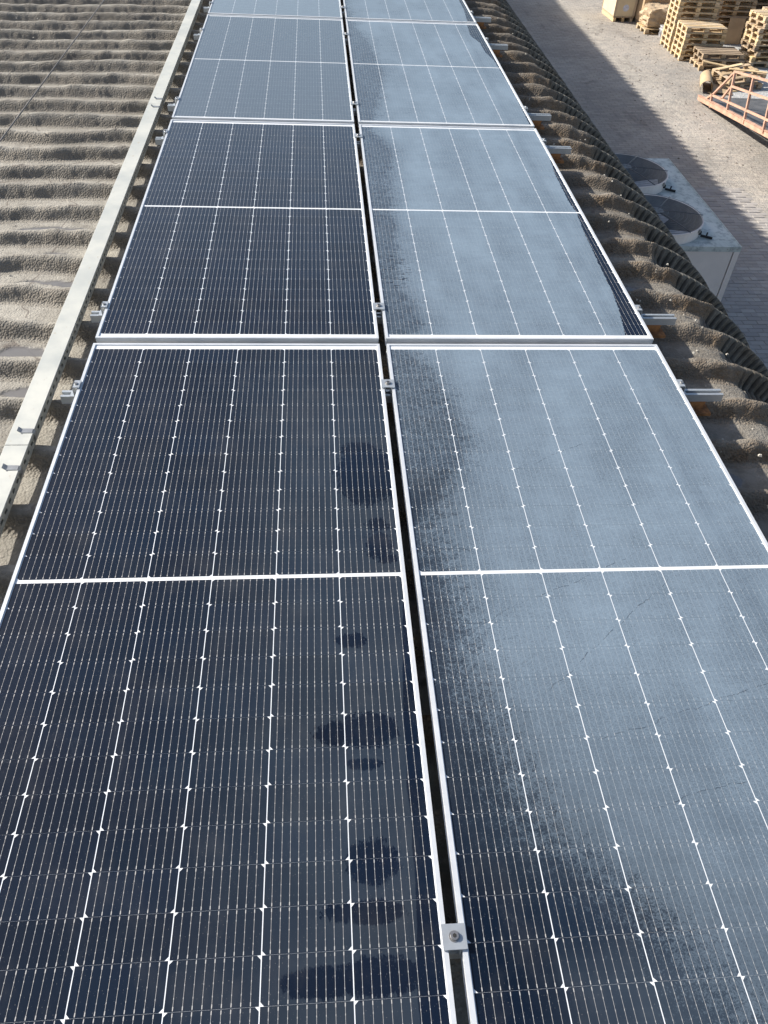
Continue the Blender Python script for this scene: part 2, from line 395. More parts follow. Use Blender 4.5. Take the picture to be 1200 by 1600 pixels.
yard = MB(); yard.poly([(-700, -700, GZ), (700, -700, GZ), (700, 700, GZ), (-700, 700, GZ)])
yo = yard.build('yard_ground', M_YARD); tag(yo, kind='structure', label='dusty grey paved yard beside the warehouse')

t = NT('concrete_paver'); p = t.pos()
rnd = t.n('ShaderNodeObjectInfo').outputs['Random']
v = t.n('ShaderNodeTexWhiteNoise'); 
fl = t.n('ShaderNodeVectorMath', operation='FLOOR'); t.t.links.new(t.scale(p, (4.17, 8.33, 0)), fl.inputs[0]); t.t.links.new(fl.outputs[0], v.inputs[0])
c = t.mix(t.ramp(v.outputs[0], 0, 1, 0, 1, False), (.31, .29, .275), (.41, .385, .36))
c = t.mix(t.ramp(t.noise(6, 5, .65, p), .42, .75, 0, .6), c, (.40, .36, .31))
c = t.mix(t.ramp(t.noise(60, 3, .7, p), .6, .8, 0, .5), c, (.15, .14, .13))
M_PAVER = t.out(c, .9, 0, t.bump(t.noise(90, 3, .6, p), .5, .004), .3)
Rm = np.array(AX)
def px(P):
    d = Rm @ (np.array(P) - np.array(CAM)); return (600 + FPX * d[0] / d[2], 800 + FPX * d[1] / d[2], d[2])
PW, PH = .24, .12
cells = []
for j in range(int(4.0 / PH), int(13.5 / PH)):
    y = (j + .5) * PH
    for i in range(int(5.6 / PW), int(8.7 / PW)):
        x = (i + .5 + (.5 if j % 2 else 0)) * PW
        u, v_, dd = px((x, y, GZ))
        sil = 482 + (v_ + 433) * .7195           # behind the eave seen from here
        vis = u > sil and u < 1200 and v_ > 0 and v_ < 1600 and not (x < 5.7 + .0 and y > 7.2)
        cells.append((0 if vis else 1, dd, x, y))
cells.sort()
def paver_into(mb, x, y, z0, jit):
    hx, hy, hz = PW / 2 - .004, PH / 2 - .004, .007
    dz = jit(); ch = .007
    top = [(x - hx + ch, y - hy + ch), (x + hx - ch, y - hy + ch), (x + hx - ch, y + hy - ch), (x - hx + ch, y + hy - ch)]
    bot = [(x - hx, y - hy), (x + hx, y - hy), (x + hx, y + hy), (x - hx, y + hy)]
    b = len(mb.v)
    tl = [random.uniform(-.0012, .0012) for _ in range(4)]
    mb.v += [(a_, c_, z0) for a_, c_ in bot] + [(a_, c_, z0 + hz + dz + tl[k]) for k, (a_, c_) in enumerate(top)]
    for f in ((4, 5, 6, 7), (0, 1, 5, 4), (1, 2, 6, 5), (2, 3, 7, 6), (3, 0, 4, 7)):
        mb.f.append(tuple(b + i for i in f)); mb.mi.append(0); mb.sm.append(False)
variants = []
for k in range(6):
    q = MB(); paver_into(q, 0, 0, 0, lambda: random.uniform(-.003, .003)); variants.append(q.mesh('paver', M_PAVER))
for k, (_, _, x, y) in enumerate(cells[:300]):
    link('paver', variants[k % 6], yo, (x, y, GZ + .002))
q = MB()
for (_, _, x, y) in cells[300:]: paver_into(q, x, y, GZ + .002, lambda: random.uniform(-.003, .003))
o = q.build('paving', M_PAVER, yo); o['kind'] = 'stuff'

# ------------------------------------------------------------------ warehouse with foam-coated ribbed roof and crimped eave
PITCH = .2917; PH0 = .416
wh = empty('warehouse', (0, 0, GZ)); tag(wh, 'long warehouse with ribbed foam-coated roof curving down at a crimped eave', 'warehouse')
x0e, Re, zc = 1.45, .72, -.168
def arange(a, b, s): return list(np.arange(a, b - 1e-9, s))
S = arange(-8, -3.9, .12) + arange(-3.9, -1.12, .0115) + arange(-1.12, 1.12, .08) + arange(1.12, 1.5, .009)
arcL = Re * math.pi / 2
S += arange(1.5, x0e + arcL + .05, .0036) + [x0e + arcL + .3, x0e + arcL + 1.5, x0e + arcL + 3.85]
Yl = arange(-7, -1.6, .0365) + [PH0 + PITCH * (k + uu) for k in range(-7, 23) for uu in list(np.arange(.12, .68, .045)) + list(np.arange(.68, 1.119, .02))] + arange(7.15, 14, .0243) + arange(14, 46, .0729)
S = np.array(S); Yl = np.array(Yl)
SS, YY = np.meshgrid(S, Yl, indexing='ij')
th = np.clip((SS - x0e) / Re, 0, math.pi / 2)
Xc = np.where(SS < x0e, SS, x0e + Re * np.sin(th)); Zc = np.where(SS < x0e, zc - .012 * np.clip(np.abs(SS + .5), 0, 9) ** 1.0 * (SS < -1.5) * np.clip((-SS - 1.5), 0, 1), zc - Re * (1 - np.cos(th)))
over = SS - (x0e + arcL); Zc = np.where(over > 0, zc - Re - over, Zc); 
nX = np.sin(th); nZ = np.cos(th)
foamy = 1 - sstep(-.05, .05, SS - 1.60 - .14 * vnoise(SS * 2 + 9, YY * 6, 3) - .05 * vnoise(SS * 20, YY * 30, 4) - .10 * (((YY - PH0) / PITCH) % 1 > .15))
left = (SS < 0).astype(float)
u = (((YY - PH0) / PITCH) + foamy * (.10 * vnoise(SS * 2.3, YY * 1.3, 5) + .07 * vnoise(SS * 7, YY * 9, 6)) + left * (.16 * vnoise(SS * 1.1, YY * .8, 25) + .10 * vnoise(SS * 3.1, YY * 2.3, 26))) % 1.0
soft = .05 * foamy
prof = np.where(u < .12, 1.0, np.where(u < .25, 1 - sstep(.12 - soft, .25, u), 0.0))
prof = np.maximum(prof, sstep(.79, .97, u))
prof_b = np.maximum(np.where(u < .05, 1.0, 1 - sstep(.05, .13, u)), sstep(.895, .965, u))
prof = foamy * prof + (1 - foamy) * prof_b
prof = prof * (1 - .0 * foamy)
depth = .056 + .006 * (SS > 0) + .020 * (1 - foamy)
lump = foamy * ((.006 + .008 * (SS > 0)) * vnoise(SS * 3.2, YY * 4, 7) + (.006 + .005 * (SS > 0)) * vnoise(SS * 13, YY * 20, 8) * (1 + prof) + .0055 * vnoise(SS * 46, YY * 52, 9) * (.5 + 1.2 * (1 - np.abs(2 * prof - 1))))
pan_smooth = 1 - .6 * (prof < .05) * foamy
h = -depth * (1 - prof) * (1 - .12 * foamy) + lump * pan_smooth
# rounded swelling lip along the near edge of each rib where foam was sprayed thick
lip = np.exp(-((u - .03) / .07) ** 2) + np.exp(-((u - 1.03) / .07) ** 2)
h += foamy * lip * (.012 + .014 * vnoise(SS * 4 + 3, YY * 7, 12))
# overhanging ragged drip edge
# wet puddles on left pans
wet = np.zeros_like(SS)
for (cx, cy, rx, ry) in ((-1.58, .845, .17, .050), (-1.60, 1.135, .11, .045), (-1.66, 1.425, .22, .050), (-1.52, .26, .13, .045), (-1.44, -.03, .10, .04), (-2.0, 1.68, .14, .03), (-1.75, 2.85, .16, .02), (1.33, .86, .08, .04), (1.30, -.6, .08, .05)):
    k = ((SS - cx) / rx) ** 2 + ((YY - cy) / ry) ** 2 + .8 * vnoise(SS * 14, YY * 26, 15)
    wet = np.maximum(wet, sstep(1.1, .85, k) * (prof < .30))
h = np.where(wet > .5, -.056 * .88 - .003, h)
# transverse crimps
ph = (SS / .046) % 1.0
saw = np.where(ph < .78, ph / .78, (1 - ph) / .22)
bare = (1 - foamy)
h += bare * sstep(1.48, 1.62, SS) * (.008 * (saw - .5) - .022 * np.exp(-((ph - .5) / .13) ** 2)) * (1 - .92 * prof) * (SS < x0e + arcL + .06)
h += bare * .004 * vnoise(SS * 9, YY * 9, 21)
PX = Xc + nX * h; PZ = Zc + nZ * h
# crimp corrugation also pushes the rib flanks sideways
flank = sstep(.84, .89, u) * (1 - sstep(.75, 1.0, prof))
PY = YY + bare * flank * (.024 * np.exp(-((ph - .5) / .13) ** 2) - .008 * (saw - .5))
verts = np.stack([PX, PY, PZ - GZ], -1).reshape(-1, 3)
ns, ny = SS.shape
idx = np.arange(ns * ny).reshape(ns, ny)
quads = np.stack([idx[:-1, :-1], idx[1:, :-1], idx[1:, 1:], idx[:-1, 1:]], -1).reshape(-1, 4)
me = bpy.data.meshes.new('roof_sheet')
me.vertices.add(len(verts)); me.vertices.foreach_set('co', verts.astype(np.float32).ravel())
me.loops.add(quads.size); me.loops.foreach_set('vertex_index', quads.astype(np.int32).ravel())
me.polygons.add(len(quads)); me.polygons.foreach_set('loop_start', (np.arange(len(quads)) * 4).astype(np.int32))
me.polygons.foreach_set('loop_total', np.full(len(quads), 4, np.int32))
me.update(calc_edges=True)
me.polygons.foreach_set('use_smooth', np.ones(len(quads), bool))
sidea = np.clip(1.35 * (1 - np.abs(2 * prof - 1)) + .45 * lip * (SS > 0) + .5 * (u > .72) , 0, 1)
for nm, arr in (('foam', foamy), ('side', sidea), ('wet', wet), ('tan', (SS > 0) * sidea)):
    at = me.attributes.new(nm, 'FLOAT', 'POINT'); at.data.foreach_set('value', arr.astype(np.float32).ravel())
me.materials.append(M_ROOF)
link('roof_sheet', me, wh)
q = MB()
q.box((-3.2, -7.1 + 0, 2.0), (10.2, .2, 4.0)); q.box((-3.2, 46.0, 2.0), (10.2, .2, 4.0)); q.box((-8.2, 19.5, 2.2), (.2, 53, 4.4)); q.box((1.98, 19.5, 1.9), (.2, 53, 3.7))
q.build('wall', M_WALL, wh)
# chips of foam and grit lying on the roof
q = MB()
for k in range(420):
    if random.random() < .6: x, y = random.uniform(-3.4, -1.42), random.uniform(-1, 6)
    else: x, y = random.uniform(1.2, 1.6), random.uniform(-1.3, 6)
    uu = ((y - PH0) / PITCH) % 1
    z = zc - (.062 if .25 < uu < .76 else .0) + .003 - (.012 * max(0, -x - 1.5) if x < 0 else 0)
    s_ = random.uniform(.002, .0065) * (1.6 if random.random() < .06 else 1)
    q.box((x, y, z), (s_ * 2, s_ * 1.4, s_), 0, Matrix.Rotation(random.uniform(0, 3), 3, 'Z'), .6)
tag(q.build('foam_chips', M_ROCK), kind='stuff', label='small pale chips scattered on the roof')

# ------------------------------------------------------------------ solar panels
W, L, GAP = 1.134, 2.4624, .0393
GX = .0294
FH, LIP = .035, .0105
q = MB()   # frame profile ring
def ring(mb, x0, y0, x1, y1, w_, z0, z1, mi=0):
    for (ax, ay, bx, by) in ((x0, y0, x1, y0 + w_), (x0, y1 - w_, x1, y1), (x0, y0 + w_, x0 + w_, y1 - w_), (x1 - w_, y0 + w_, x1, y1 - w_)):
        mb.box(((ax + bx) / 2, (ay + by) / 2, (z0 + z1) / 2), (bx - ax, by - ay, z1 - z0), mi)
ring(q, 0, -L, W, 0, LIP, -.0085, 0)
ring(q, .0012, -L + .0012, W - .0012, -.0012, .0016, -FH, -.0087)
ring(q, .0002, -L + .0002, W - .0002, -.0002, .0012, -.016, -.0135)
ring(q, 0, -L, W, 0, .028, -FH - .0012, -FH)
ME_FRAME = q.mesh('frame', M_FRAME)
q = MB(); q.poly([(LIP - .002, -L + LIP - .002, -.0045), (W - LIP + .002, -L + LIP - .002, -.0045), (W - LIP + .002, -LIP + .002, -.0045), (LIP - .002, -LIP + .002, -.0045)])
q.poly([(LIP - .002, -L + LIP - .002, -.007), (LIP - .002, -LIP + .002, -.007), (W - LIP + .002, -LIP + .002, -.007), (W - LIP + .002, -L + LIP - .002, -.007)])
ME_BACK = q.mesh('backsheet', M_BACK)
CW, CHh = .1826, .0915
def cell_geo(mb, ox, oy, flip, wires=True):
    hx, hy, ch = CW / 2, CHh / 2 - .00018, .0075
    pts = [(-hx + ch, -hy), (hx - ch, -hy), (hx, -hy + ch), (hx, hy), (-hx, hy), (-hx, -hy + ch)]
    if flip: pts = [(-a_, -b_) for a_, b_ in pts]
    mb.poly([(ox + a_, oy + b_, -.0042) for a_, b_ in pts], 0)
    if not wires: return
    for k in range(9):
        x = ox - .0748 + k * .0187; ww = .00035
        mb.poly([(x - ww, oy - hy + .001, -.0040), (x + ww, oy - hy + .001, -.0040), (x + ww, oy + hy - .001, -.0040), (x - ww, oy + hy - .001, -.0040)], 1)
        for yy, pw, pl in ((-hy + .0055, .0010, .0035), (hy - .0055, .0010, .0035), (-.023, .0007, .0016), (0, .0007, .0016), (.023, .0007, .0016)):
            mb.poly([(x - pw, oy + yy - pl, -.0039), (x + pw, oy + yy - pl, -.0039), (x + pw, oy + yy + pl, -.0039), (x - pw, oy + yy + pl, -.0039)], 1)
cm = []
for fl_ in (False, True):
    q = MB(); cell_geo(q, 0, 0, fl_); cm.append(q.mesh('cell', [M_SIL, M_WIRE]))
def cell_pos():
    for i in range(6):
        for half in (-1, 1):
            for r in range(13):
                yield i, W / 2 + (i - 2.5) * .185, -L / 2 + half * (.0065 + (r + .5) * CHh)
q = MB()
for i, x, y in cell_pos(): cell_geo(q, x, y, i % 2 == 1)
ME_CELLS = q.mesh('cells', [M_SIL, M_WIRE])
where = ['nearest the camera', 'second from the camera', 'third from the camera', 'fourth from the camera, cut off by the top edge']
film_l = ['dark, with faint smears near its right edge', 'clean dark blue', 'greyish, reflecting sky', 'pale, reflecting sky']
film_r = ['with a dull film and a dark clear corner', 'with a grey film and clear strip at its outer edge', 'with a pale film and few clear dabs', 'with pale sky glare']
for col in (0, 1):
    for k in range(4):
        o = empty('solar_panel', (-W if col == 0 else GX, k * (L + GAP), 0))
        side_ = 'left row' if col == 0 else 'right row'
        tag(o, f'solar panel in the {side_} {where[k]}', 'solar panel', 'solar panels in two rows on the roof')
        # installers never get them dead level
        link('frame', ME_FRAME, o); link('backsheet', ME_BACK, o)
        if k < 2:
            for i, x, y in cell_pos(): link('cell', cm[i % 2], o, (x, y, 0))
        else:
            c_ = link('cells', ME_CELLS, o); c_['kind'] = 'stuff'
# maker's strip print at the top margin of each panel, too small to read: left out
# ------------------------------------------------------------------ rails, feet, clamps
RY = [-2.233, -.283, .285, 2.289, 2.876, 4.530, 5.383, 7.05]
ordn = ['nearest', 'second', 'third', 'fourth', 'fifth', 'sixth', 'seventh', 'eighth']
q = MB()
RL0, RL1 = -1.205, 1.352
def rail_box(mb, y0, y1, z0, z1): mb.box(((RL0 + RL1) / 2, (y0 + y1) / 2, (z0 + z1) / 2), (RL1 - RL0, y1 - y0, z1 - z0))
zt = -FH - .002
rail_box(q, -.020, -.008, zt - .010, zt); rail_box(q, .008, .020, zt - .010, zt)       # lips beside the top slot
rail_box(q, -.020, -.0175, zt - .030, zt - .010); rail_box(q, .0175, .020, zt - .030, zt - .010)
rail_box(q, -.0175, .0175, zt - .020, zt - .018); rail_box(q, -.0205, .0205, zt - .0325, zt - .030)
ME_RAIL = q.mesh('rail_profile', M_ALU)
q = MB(); q.box((0, 0, -.030), (.045, .006, .075)); q.box((0, -.024, -.066), (.045, .05, .006)); q.cyl((0, -.026, -.063), .009, .010, 6, 1)
ME_FOOT = q.mesh('foot', [M_ALU, M_BOLT])
q = MB(); q.box((0, 0, 0), (.115, .032, .034)); q.box((.01, -.02, -.022), (.135, .062, .012))
ME_RUST = q.mesh('packing_block', M_RUST)
for k, y in enumerate(RY):
    r = empty('mounting_rail', (0, y, 0)); tag(r, f'silver slotted aluminium rail across the roof, {ordn[k]} from the camera', 'rail', 'aluminium rails under the panels')
    link('rail_profile', ME_RAIL, r)
    for x in (-1.150, -.4, .42, 1.15):
        link('foot', ME_FOOT, r, (x, -.0245, zt - .038))
    link('packing_block', ME_RUST, r, (1.232, -.004, zt - .050))
q = MB(); q.box((0, 0, .0045), (.050, .050, .005)); q.box((-.012, 0, -.016), (.003, .05, .038)); q.box((.012, 0, -.016), (.003, .05, .038))
ME_MID = q.mesh('plate', M_ALU)
q = MB(); q.cyl((0, 0, .007), .0085, .0065, 20, 0); q.cyl((0, 0, .0135), .0045, .0004, 6, 1); q.cyl((0, 0, .0070), .0115, .0014, 20, 0)  # dark hexagon on the head paints in the socket's shade
ME_BOLT = q.mesh('bolt', [M_BOLT, M_BLACK])
def clampobj(name, x, y, mats_me, label, group, rz=0):
    o = empty(name, (x, y, 0), rz); tag(o, label, 'clamp', group)
    link('plate', mats_me, o); return o
for k, y in enumerate(RY[:-1]):
    o = clampobj('mid_clamp', GX / 2, y, ME_MID, f'small square metal clamp in the central gap, {ordn[k]} from the camera', 'clamps in the gap between the two rows')
    link('bolt', ME_BOLT, o)
q = MB(); q.box((.006, 0, .0045), (.026, .045, .004)); q.box((.0175, 0, -.0150), (.003, .045, .043)); q.box((.0265, 0, -.0355), (.018, .045, .003))
ME_END = q.mesh('plate', M_ALU)
q = MB(); q.cyl((.008, 0, .0065), .0065, .005, 6, 0); ME_EB = q.mesh('bolt', M_BOLT)
for k, y in enumerate(RY[:-1]):
    for s_, x, nm in ((1, GX + W, 'right'), (-1, -W, 'left')):
        o = clampobj('end_clamp', x, y, ME_END, f'end clamp on the outer {nm} edge of the panels, {ordn[k]} from the camera', 'end clamps on the outer panel edges', 0 if s_ > 0 else math.pi)
        link('bolt', ME_EB, o)

# ------------------------------------------------------------------ perforated cable tray with covers
TX0, TX1, TZ, TB = -1.366, -1.291, -.100, -.152
tr = empty('cable_tray', (TX0, 0, TB)); tag(tr, 'long galvanised cable tray with pale cover and slotted side, beside the left row', 'cable tray')
q = MB(); y0_, y1_ = -3.5, 9.0
per = .050
hgt = TZ - TB - .003
for sx in (0, 1):
    x = .0015 if sx == 0 else TX1 - TX0 - .0015
    q.box((x, (y0_ + y1_) / 2, .008), (.002, y1_ - y0_, .016)); q.box((x, (y0_ + y1_) / 2, hgt - .010), (.002, y1_ - y0_, .020))
    y = y0_
    while y < y1_:
        q.box((x, y + .0125, (.016 + hgt - .020) / 2), (.002, .026, hgt - .036)); y += per
q.box(((TX1 - TX0) / 2, (y0_ + y1_) / 2, .001), (TX1 - TX0, y1_ - y0_, .002))
q.build('side_channel', M_TRAY, tr)
q = MB(); 
for cx in (.022, .038, .052): q.tube([(cx + .004 * math.sin(y * 3 + cx * 90), y, .012) for y in np.arange(y0_, y1_, .12)], .0065, 6)
q.build('cable', M_CABLE, tr)
cuts = [(-3.5, -.505), (-.502, 3.085), (3.088, 6.4), (6.403, 9.0)]
for k, (a_, b_) in enumerate(cuts):
    q = MB(); wd = TX1 - TX0 + .006; 
    q.box((wd / 2 - .003, (a_ + b_) / 2, hgt + .0012), (wd, b_ - a_, .0018)); 
    q.box((-.0037, (a_ + b_) / 2, hgt - .005), (.0014, b_ - a_, .0105)); q.box((wd - .0023, (a_ + b_) / 2, hgt - .005), (.0014, b_ - a_, .0105))
    q.build('cover', M_TRAY, tr, (random.uniform(-.001, .001), 0, 0), (0, 0, random.uniform(-.0004, .0004)), bevel=.0007)
q = MB()
wd = TX1 - TX0
pr = [(wd - .050, hgt + .014), (wd - .040, hgt + .0045), (wd + .000, hgt + .0035), (wd + .0065, hgt - .004), (wd + .008, hgt - .022), (wd + .003, hgt - .040)]
for (a_, b_) in zip(pr[:-1], pr[1:]): q.bar((a_[0], 0, a_[1]), (b_[0], 0, b_[1]), .024, .0014, up=(.3, 0, 1))
me = q.mesh('spring_clip', M_CLIP)
for y in (-.425, -.628, 3.19, 3.03): link('spring_clip', me, tr, (0, y, 0))

# thin wire strung overhead along the roof, left of the camera
q = MB(); q.tube([(-.79, y, 1.25 - .004 * math.cos(y * .2)) for y in np.arange(-9, 34, .5)], .0013, 8)
tag(q.build('overhead_wire', M_CABLE), 'thin dark wire strung above the ribbed roof left of the cable tray', 'wire')

# ------------------------------------------------------------------ condenser unit in the yard
M_ACW = plain('ac_side_paint', (.82, .74, .68), .55, 0, .05, 3)
t = NT('ac_top_paint'); p = t.obj()
c = t.mix(t.ramp(t.noise(2.5, 5, .65, p), .35, .65), (.52, .57, .54), (.64, .67, .64))
c = t.mix(t.ramp(t.noise(9, 5, .7, p), .46, .66, 0, .85), c, (.27, .31, .31))
c = t.mix(t.ramp(t.noise(46, 3, .7, p), .66, .78, 0, .8), c, (.17, .18, .18))
M_ACT = t.out(c, .6)
M_GR = plain('grille_wire', (.17, .175, .18), .5, .3)
M_FAN = plain('fan_blade_grey', (.50, .51, .52), .5)
M_ACI = plain('fan_well', (.36, .37, .38), .7)
AX0, AX1, AY0, AY1, AT = 3.46, 5.61, 7.256, 10.40, -3.1
ac = empty('air_conditioning_unit', ((AX0 + AX1) / 2, (AY0 + AY1) / 2, GZ)); tag(ac, 'large cream condenser unit with two round fans on top, beside the warehouse', 'air conditioner')
ox, oy = (AX0 + AX1) / 2, (AY0 + AY1) / 2
H = AT - GZ
q = MB()
for (fx) in (-1, 1):
    for fy in (-1, 1): q.box((fx * ((AX1 - AX0) / 2 - .04), fy * ((AY1 - AY0) / 2 - .04), H / 2 + .04), (.08, .08, H - .12))
q.box((0, 0, .08), (AX1 - AX0 - .02, AY1 - AY0 - .02, .10))
q.build('base_frame', M_ACW, ac)
for sy in (-1, 1):
    q = MB(); q.box((0, sy * ((AY1 - AY0) / 2 - .025), H / 2 + .05), (AX1 - AX0 - .18, .03, H - .22)); q.build('side_panel', M_ACW, ac)
for sx in (-1, 1):
    for sg in (-1, 1):
        q = MB(); q.box((sx * ((AX1 - AX0) / 2 - .025), sg * (AY1 - AY0) / 4, H / 2 + .05), (.03, (AY1 - AY0) / 2 - .12, H - .22)); q.build('side_panel', M_ACW, ac)
# top deck with two round openings
def deck_with_hole(mb, cx, cy, x0, x1, y0, y1, r, z, n=48):
    ringp = []; outp = []
    for k in range(n):
        a_ = 2 * math.pi * k / n; dx, dy = math.cos(a_), math.sin(a_)
        ringp.append((cx + dx * r, cy + dy * r, z))
        tt = min([(v) for v in (((x1 - cx) / dx if dx > 1e-9 else 1e9), ((x0 - cx) / dx if dx < -1e-9 else 1e9), ((y1 - cy) / dy if dy > 1e-9 else 1e9), ((y0 - cy) / dy if dy < -1e-9 else 1e9))])
        outp.append((cx + dx * tt, cy + dy * tt, z))
    for k in range(n): mb.poly([ringp[k], outp[k], outp[(k + 1) % n], ringp[(k + 1) % n]])
    for (xx, yy) in ((x0, y0), (x1, y0), (x1, y1), (x0, y1)):
        a_ = math.atan2(yy - cy, xx - cx) % (2 * math.pi); k = int(a_ / (2 * math.pi) * n) % n
        mb.poly([outp[k], (xx, yy, z), outp[(k + 1) % n]])
FR = .655; fans = [(4.56 - ox, 7.93 - oy), (4.56 - ox, 9.50 - oy)]
q = MB()
ym = 8.715 - oy
hx_, hy_ = (AX1 - AX0) / 2, (AY1 - AY0) / 2
deck_with_hole(q, fans[0][0], fans[0][1], -hx_, hx_, -hy_, ym, FR - .01, H)
deck_with_hole(q, fans[1][0], fans[1][1], -hx_, hx_, ym, hy_, FR - .01, H)
for s_ in (-1, 1):
    q.box((s_ * hx_, 0, H - .035), (.006, 2 * hy_ + .006, .073)); q.box((0, s_ * hy_, H - .035), (2 * hx_ - .01, .006, .073))
    q.box((s_ * (hx_ - .006), 0, H + .003), (.014, 2 * hy_, .006))
q.build('top_panel', M_ACT, ac)
q = MB()
for k in range(9): q.cyl((-hx_ + .12 + k * .235, -hy_ - .004, H - .035), .008, .006, 6)
for k in range(3): q.box((hx_ - .05 - .07 * k, -hy_ - .005, H - .036), (.014, .006, .014))
q.build('screw', M_BOLT, ac)
for k, (fx, fy) in enumerate(fans):
    q = MB(); n = 56
    for j in range(n):
        a0, a1 = 2 * math.pi * j / n, 2 * math.pi * (j + 1) / n
        for rr, z0_, z1_, fl2 in ((FR, H + .002, H + .15, 0), (FR - .012, H - .02, H + .15, 1)):
            P = [(fx + rr * math.cos(a_), fy + rr * math.sin(a_), z_) for a_, z_ in ((a0, z0_), (a1, z0_), (a1, z1_), (a0, z1_))]
            q.poly(P if not fl2 else P[::-1], fl2, True)
        q.poly([(fx + (FR + (.012 if c_ in (0, 3) else -.014) * 1) * math.cos(a_), fy + (FR + (.012 if c_ in (0, 3) else -.014)) * math.sin(a_), H + .152) for c_, a_ in ((0, a0), (1, a0), (2, a1), (3, a1))][::-1], 0)
        # well wall + floor
        q.poly([(fx + (FR - .013) * math.cos(a_), fy + (FR - .013) * math.sin(a_), z_) for a_, z_ in ((a0, H - .02), (a0, H - .45), (a1, H - .45), (a1, H - .02))][::-1], 1, True)
    for j in range(5):
        a_ = .5 + j * 1.2566
        q.box((fx + (FR + .012) * math.cos(a_), fy + (FR + .012) * math.sin(a_), H + .12), (.03, .03, .05), 2, Matrix.Rotation(a_, 3, 'Z'))
    q.cyl((fx, fy, H - .46), FR - .014, .01, 40, 1)
    sh = q.build('fan_shroud', [M_ACW, M_ACI, M_BOLT], ac)
    q = MB()
    for rr in [.10, .16] + list(np.arange(.26, FR, .055)):
        z_ = H + .165 + .035 * (1 - (rr / FR) ** 2)
        q.tube([(fx + rr * math.cos(2 * math.pi * j / 40), fy + rr * math.sin(2 * math.pi * j / 40), z_) for j in range(40)], .0026, 4, closed=True)
    for j in range(6):
        a_ = -.08 + j * math.pi / 3
        q.tube([(fx + rr * math.cos(a_), fy + rr * math.sin(a_), H + .170 + .035 * (1 - (rr / FR) ** 2)) for rr in (.03, .25, .45, FR + .015)], .0065, 5)
    q.cyl((fx, fy, H + .195), .09, .012, 20)
    q.build('grille', M_GR, ac)
    q = MB(); q.cyl((fx, fy, H - .16), .12, .16, 24)
    for j in range(4):
        a_ = .9 + k * .5 + j * math.pi / 2
        ct, st = math.cos(a_), math.sin(a_)
        N_ = 6
        pts = []
        for i in range(N_ + 1):
            rr = .11 + (.60 - .11) * i / N_; wdt = .10 + .22 * i / N_; tw = .45 - .2 * i / N_; sw = .10 * i / N_
            for s_ in (-1, 1):
                lx, ly, lz = rr, sw + s_ * wdt * .5 * math.cos(tw), H - .08 + s_ * wdt * .5 * math.sin(tw)
                pts.append((fx + lx * ct - ly * st, fy + lx * st + ly * ct, lz))
        for i in range(N_): q.poly([pts[2 * i], pts[2 * i + 2], pts[2 * i + 3], pts[2 * i + 1]], 0, True)
    q.build('fan', M_FAN, ac)
    q = MB(); q.bar((fx + .55, fy - .40, H + .03), (fx + .70, fy - .46, H + .02), .03, .025); q.bar((fx + .62, fy - .43, H + .02), (fx + .66, fy - .36, H + .05), .02, .02)
    q.cyl((fx + .52, fy - .40, H + .05), .03, .04, 10)
    q.build('cable_gland', M_BLACK, ac)

# ------------------------------------------------------------------ pallets
def wood(name, col, var=.25, rand=.22):
    t = NT(name); p = t.obj()
    g = t.noise(3.0, 5, .7, t.scale(p, (1.2, 9, 9)))
    k = t.noise(14, 3, .6, p)
    c = t.mix(t.ramp(g, .3, .7), tuple(v * (1 - var) for v in col), tuple(min(1, v * (1 + var)) for v in col))
    c = t.mix(t.ramp(k, .60, .8, 0, .35), c, tuple(v * .45 for v in col))
    r = t.n('ShaderNodeObjectInfo').outputs['Random']
    hs = t.n('ShaderNodeHueSaturation'); t.t.links.new(c, hs.inputs['Color']); t.set(hs.inputs['Value'], t.ramp(r, 0, 1, 1 - rand, 1 + rand, False))
    t.set(hs.inputs['Saturation'], t.ramp(t.math('FRACT', t.math('MULTIPLY', r, 5.7)), 0, 1, .75, 1.1, False))
    return t.out(hs.outputs[0], .8, 0, t.bump(g, .5, .003), .3)
M_W1 = wood('fresh_pine', (.62, .47, .28)); M_W2 = wood('weathered_pine', (.47, .35, .22)); M_W3 = wood('old_pine', (.34, .25, .16))
def board_mesh(name, d, mat):
    q = MB(); q.box((0, 0, 0), d); return q.mesh(name, mat)
PL, PD = 1.2, .8
def pallet_meshes(mat):
    return dict(deck=board_mesh('deck_board', (PL, .095, .019), mat), deckw=board_mesh('deck_board', (PL, .13, .019), mat),
                cross=board_mesh('cross_board', (.12, PD, .019), mat), block=board_mesh('block', (.13, .10, .070), mat), foot=board_mesh('bottom_board', (PL, .10, .019), mat))
PM = [pallet_meshes(m_) for m_ in (M_W1, M_W2, M_W3)]
def make_pallet(x, y, z, rz, kind, label, group, tilt=(0, 0), missing=0):
    o = empty('pallet', (x, y, z), rz); o.rotation_euler = (tilt[0], tilt[1], rz); tag(o, label, 'pallet', group)
    P = PM[kind]
    rows = [(-.335, 'deckw'), (-.168, 'deck'), (0, 'deckw'), (.168, 'deck'), (.335, 'deckw')]
    for i, (yy, kk) in enumerate(rows):
        if missing and i in (1, 3)[:missing]: continue
        link('deck_board', P[kk], o, (random.uniform(-.004, .004), yy, .1345), (0, 0, random.uniform(-.006, .006)))
    for xx in (-.54, 0, .54):
        link('cross_board', P['cross'], o, (xx, 0, .1145))
        for yy in (-.345, 0, .345): link('block', P['block'], o, (xx + random.uniform(-.003, .003), yy, .0695 - .0145 + .0145))
    for yy in (-.345, 0, .345): link('bottom_board', P['foot'], o, (0, yy, .0245 - .0145 + .0))
    return o
PHT = .1445
def nth(k): return ['bottom', 'second', 'third', 'fourth', 'fifth', 'sixth', 'seventh', 'eighth', 'ninth', 'tenth', 'eleventh', 'twelfth', 'thirteenth', 'fourteenth'][k]
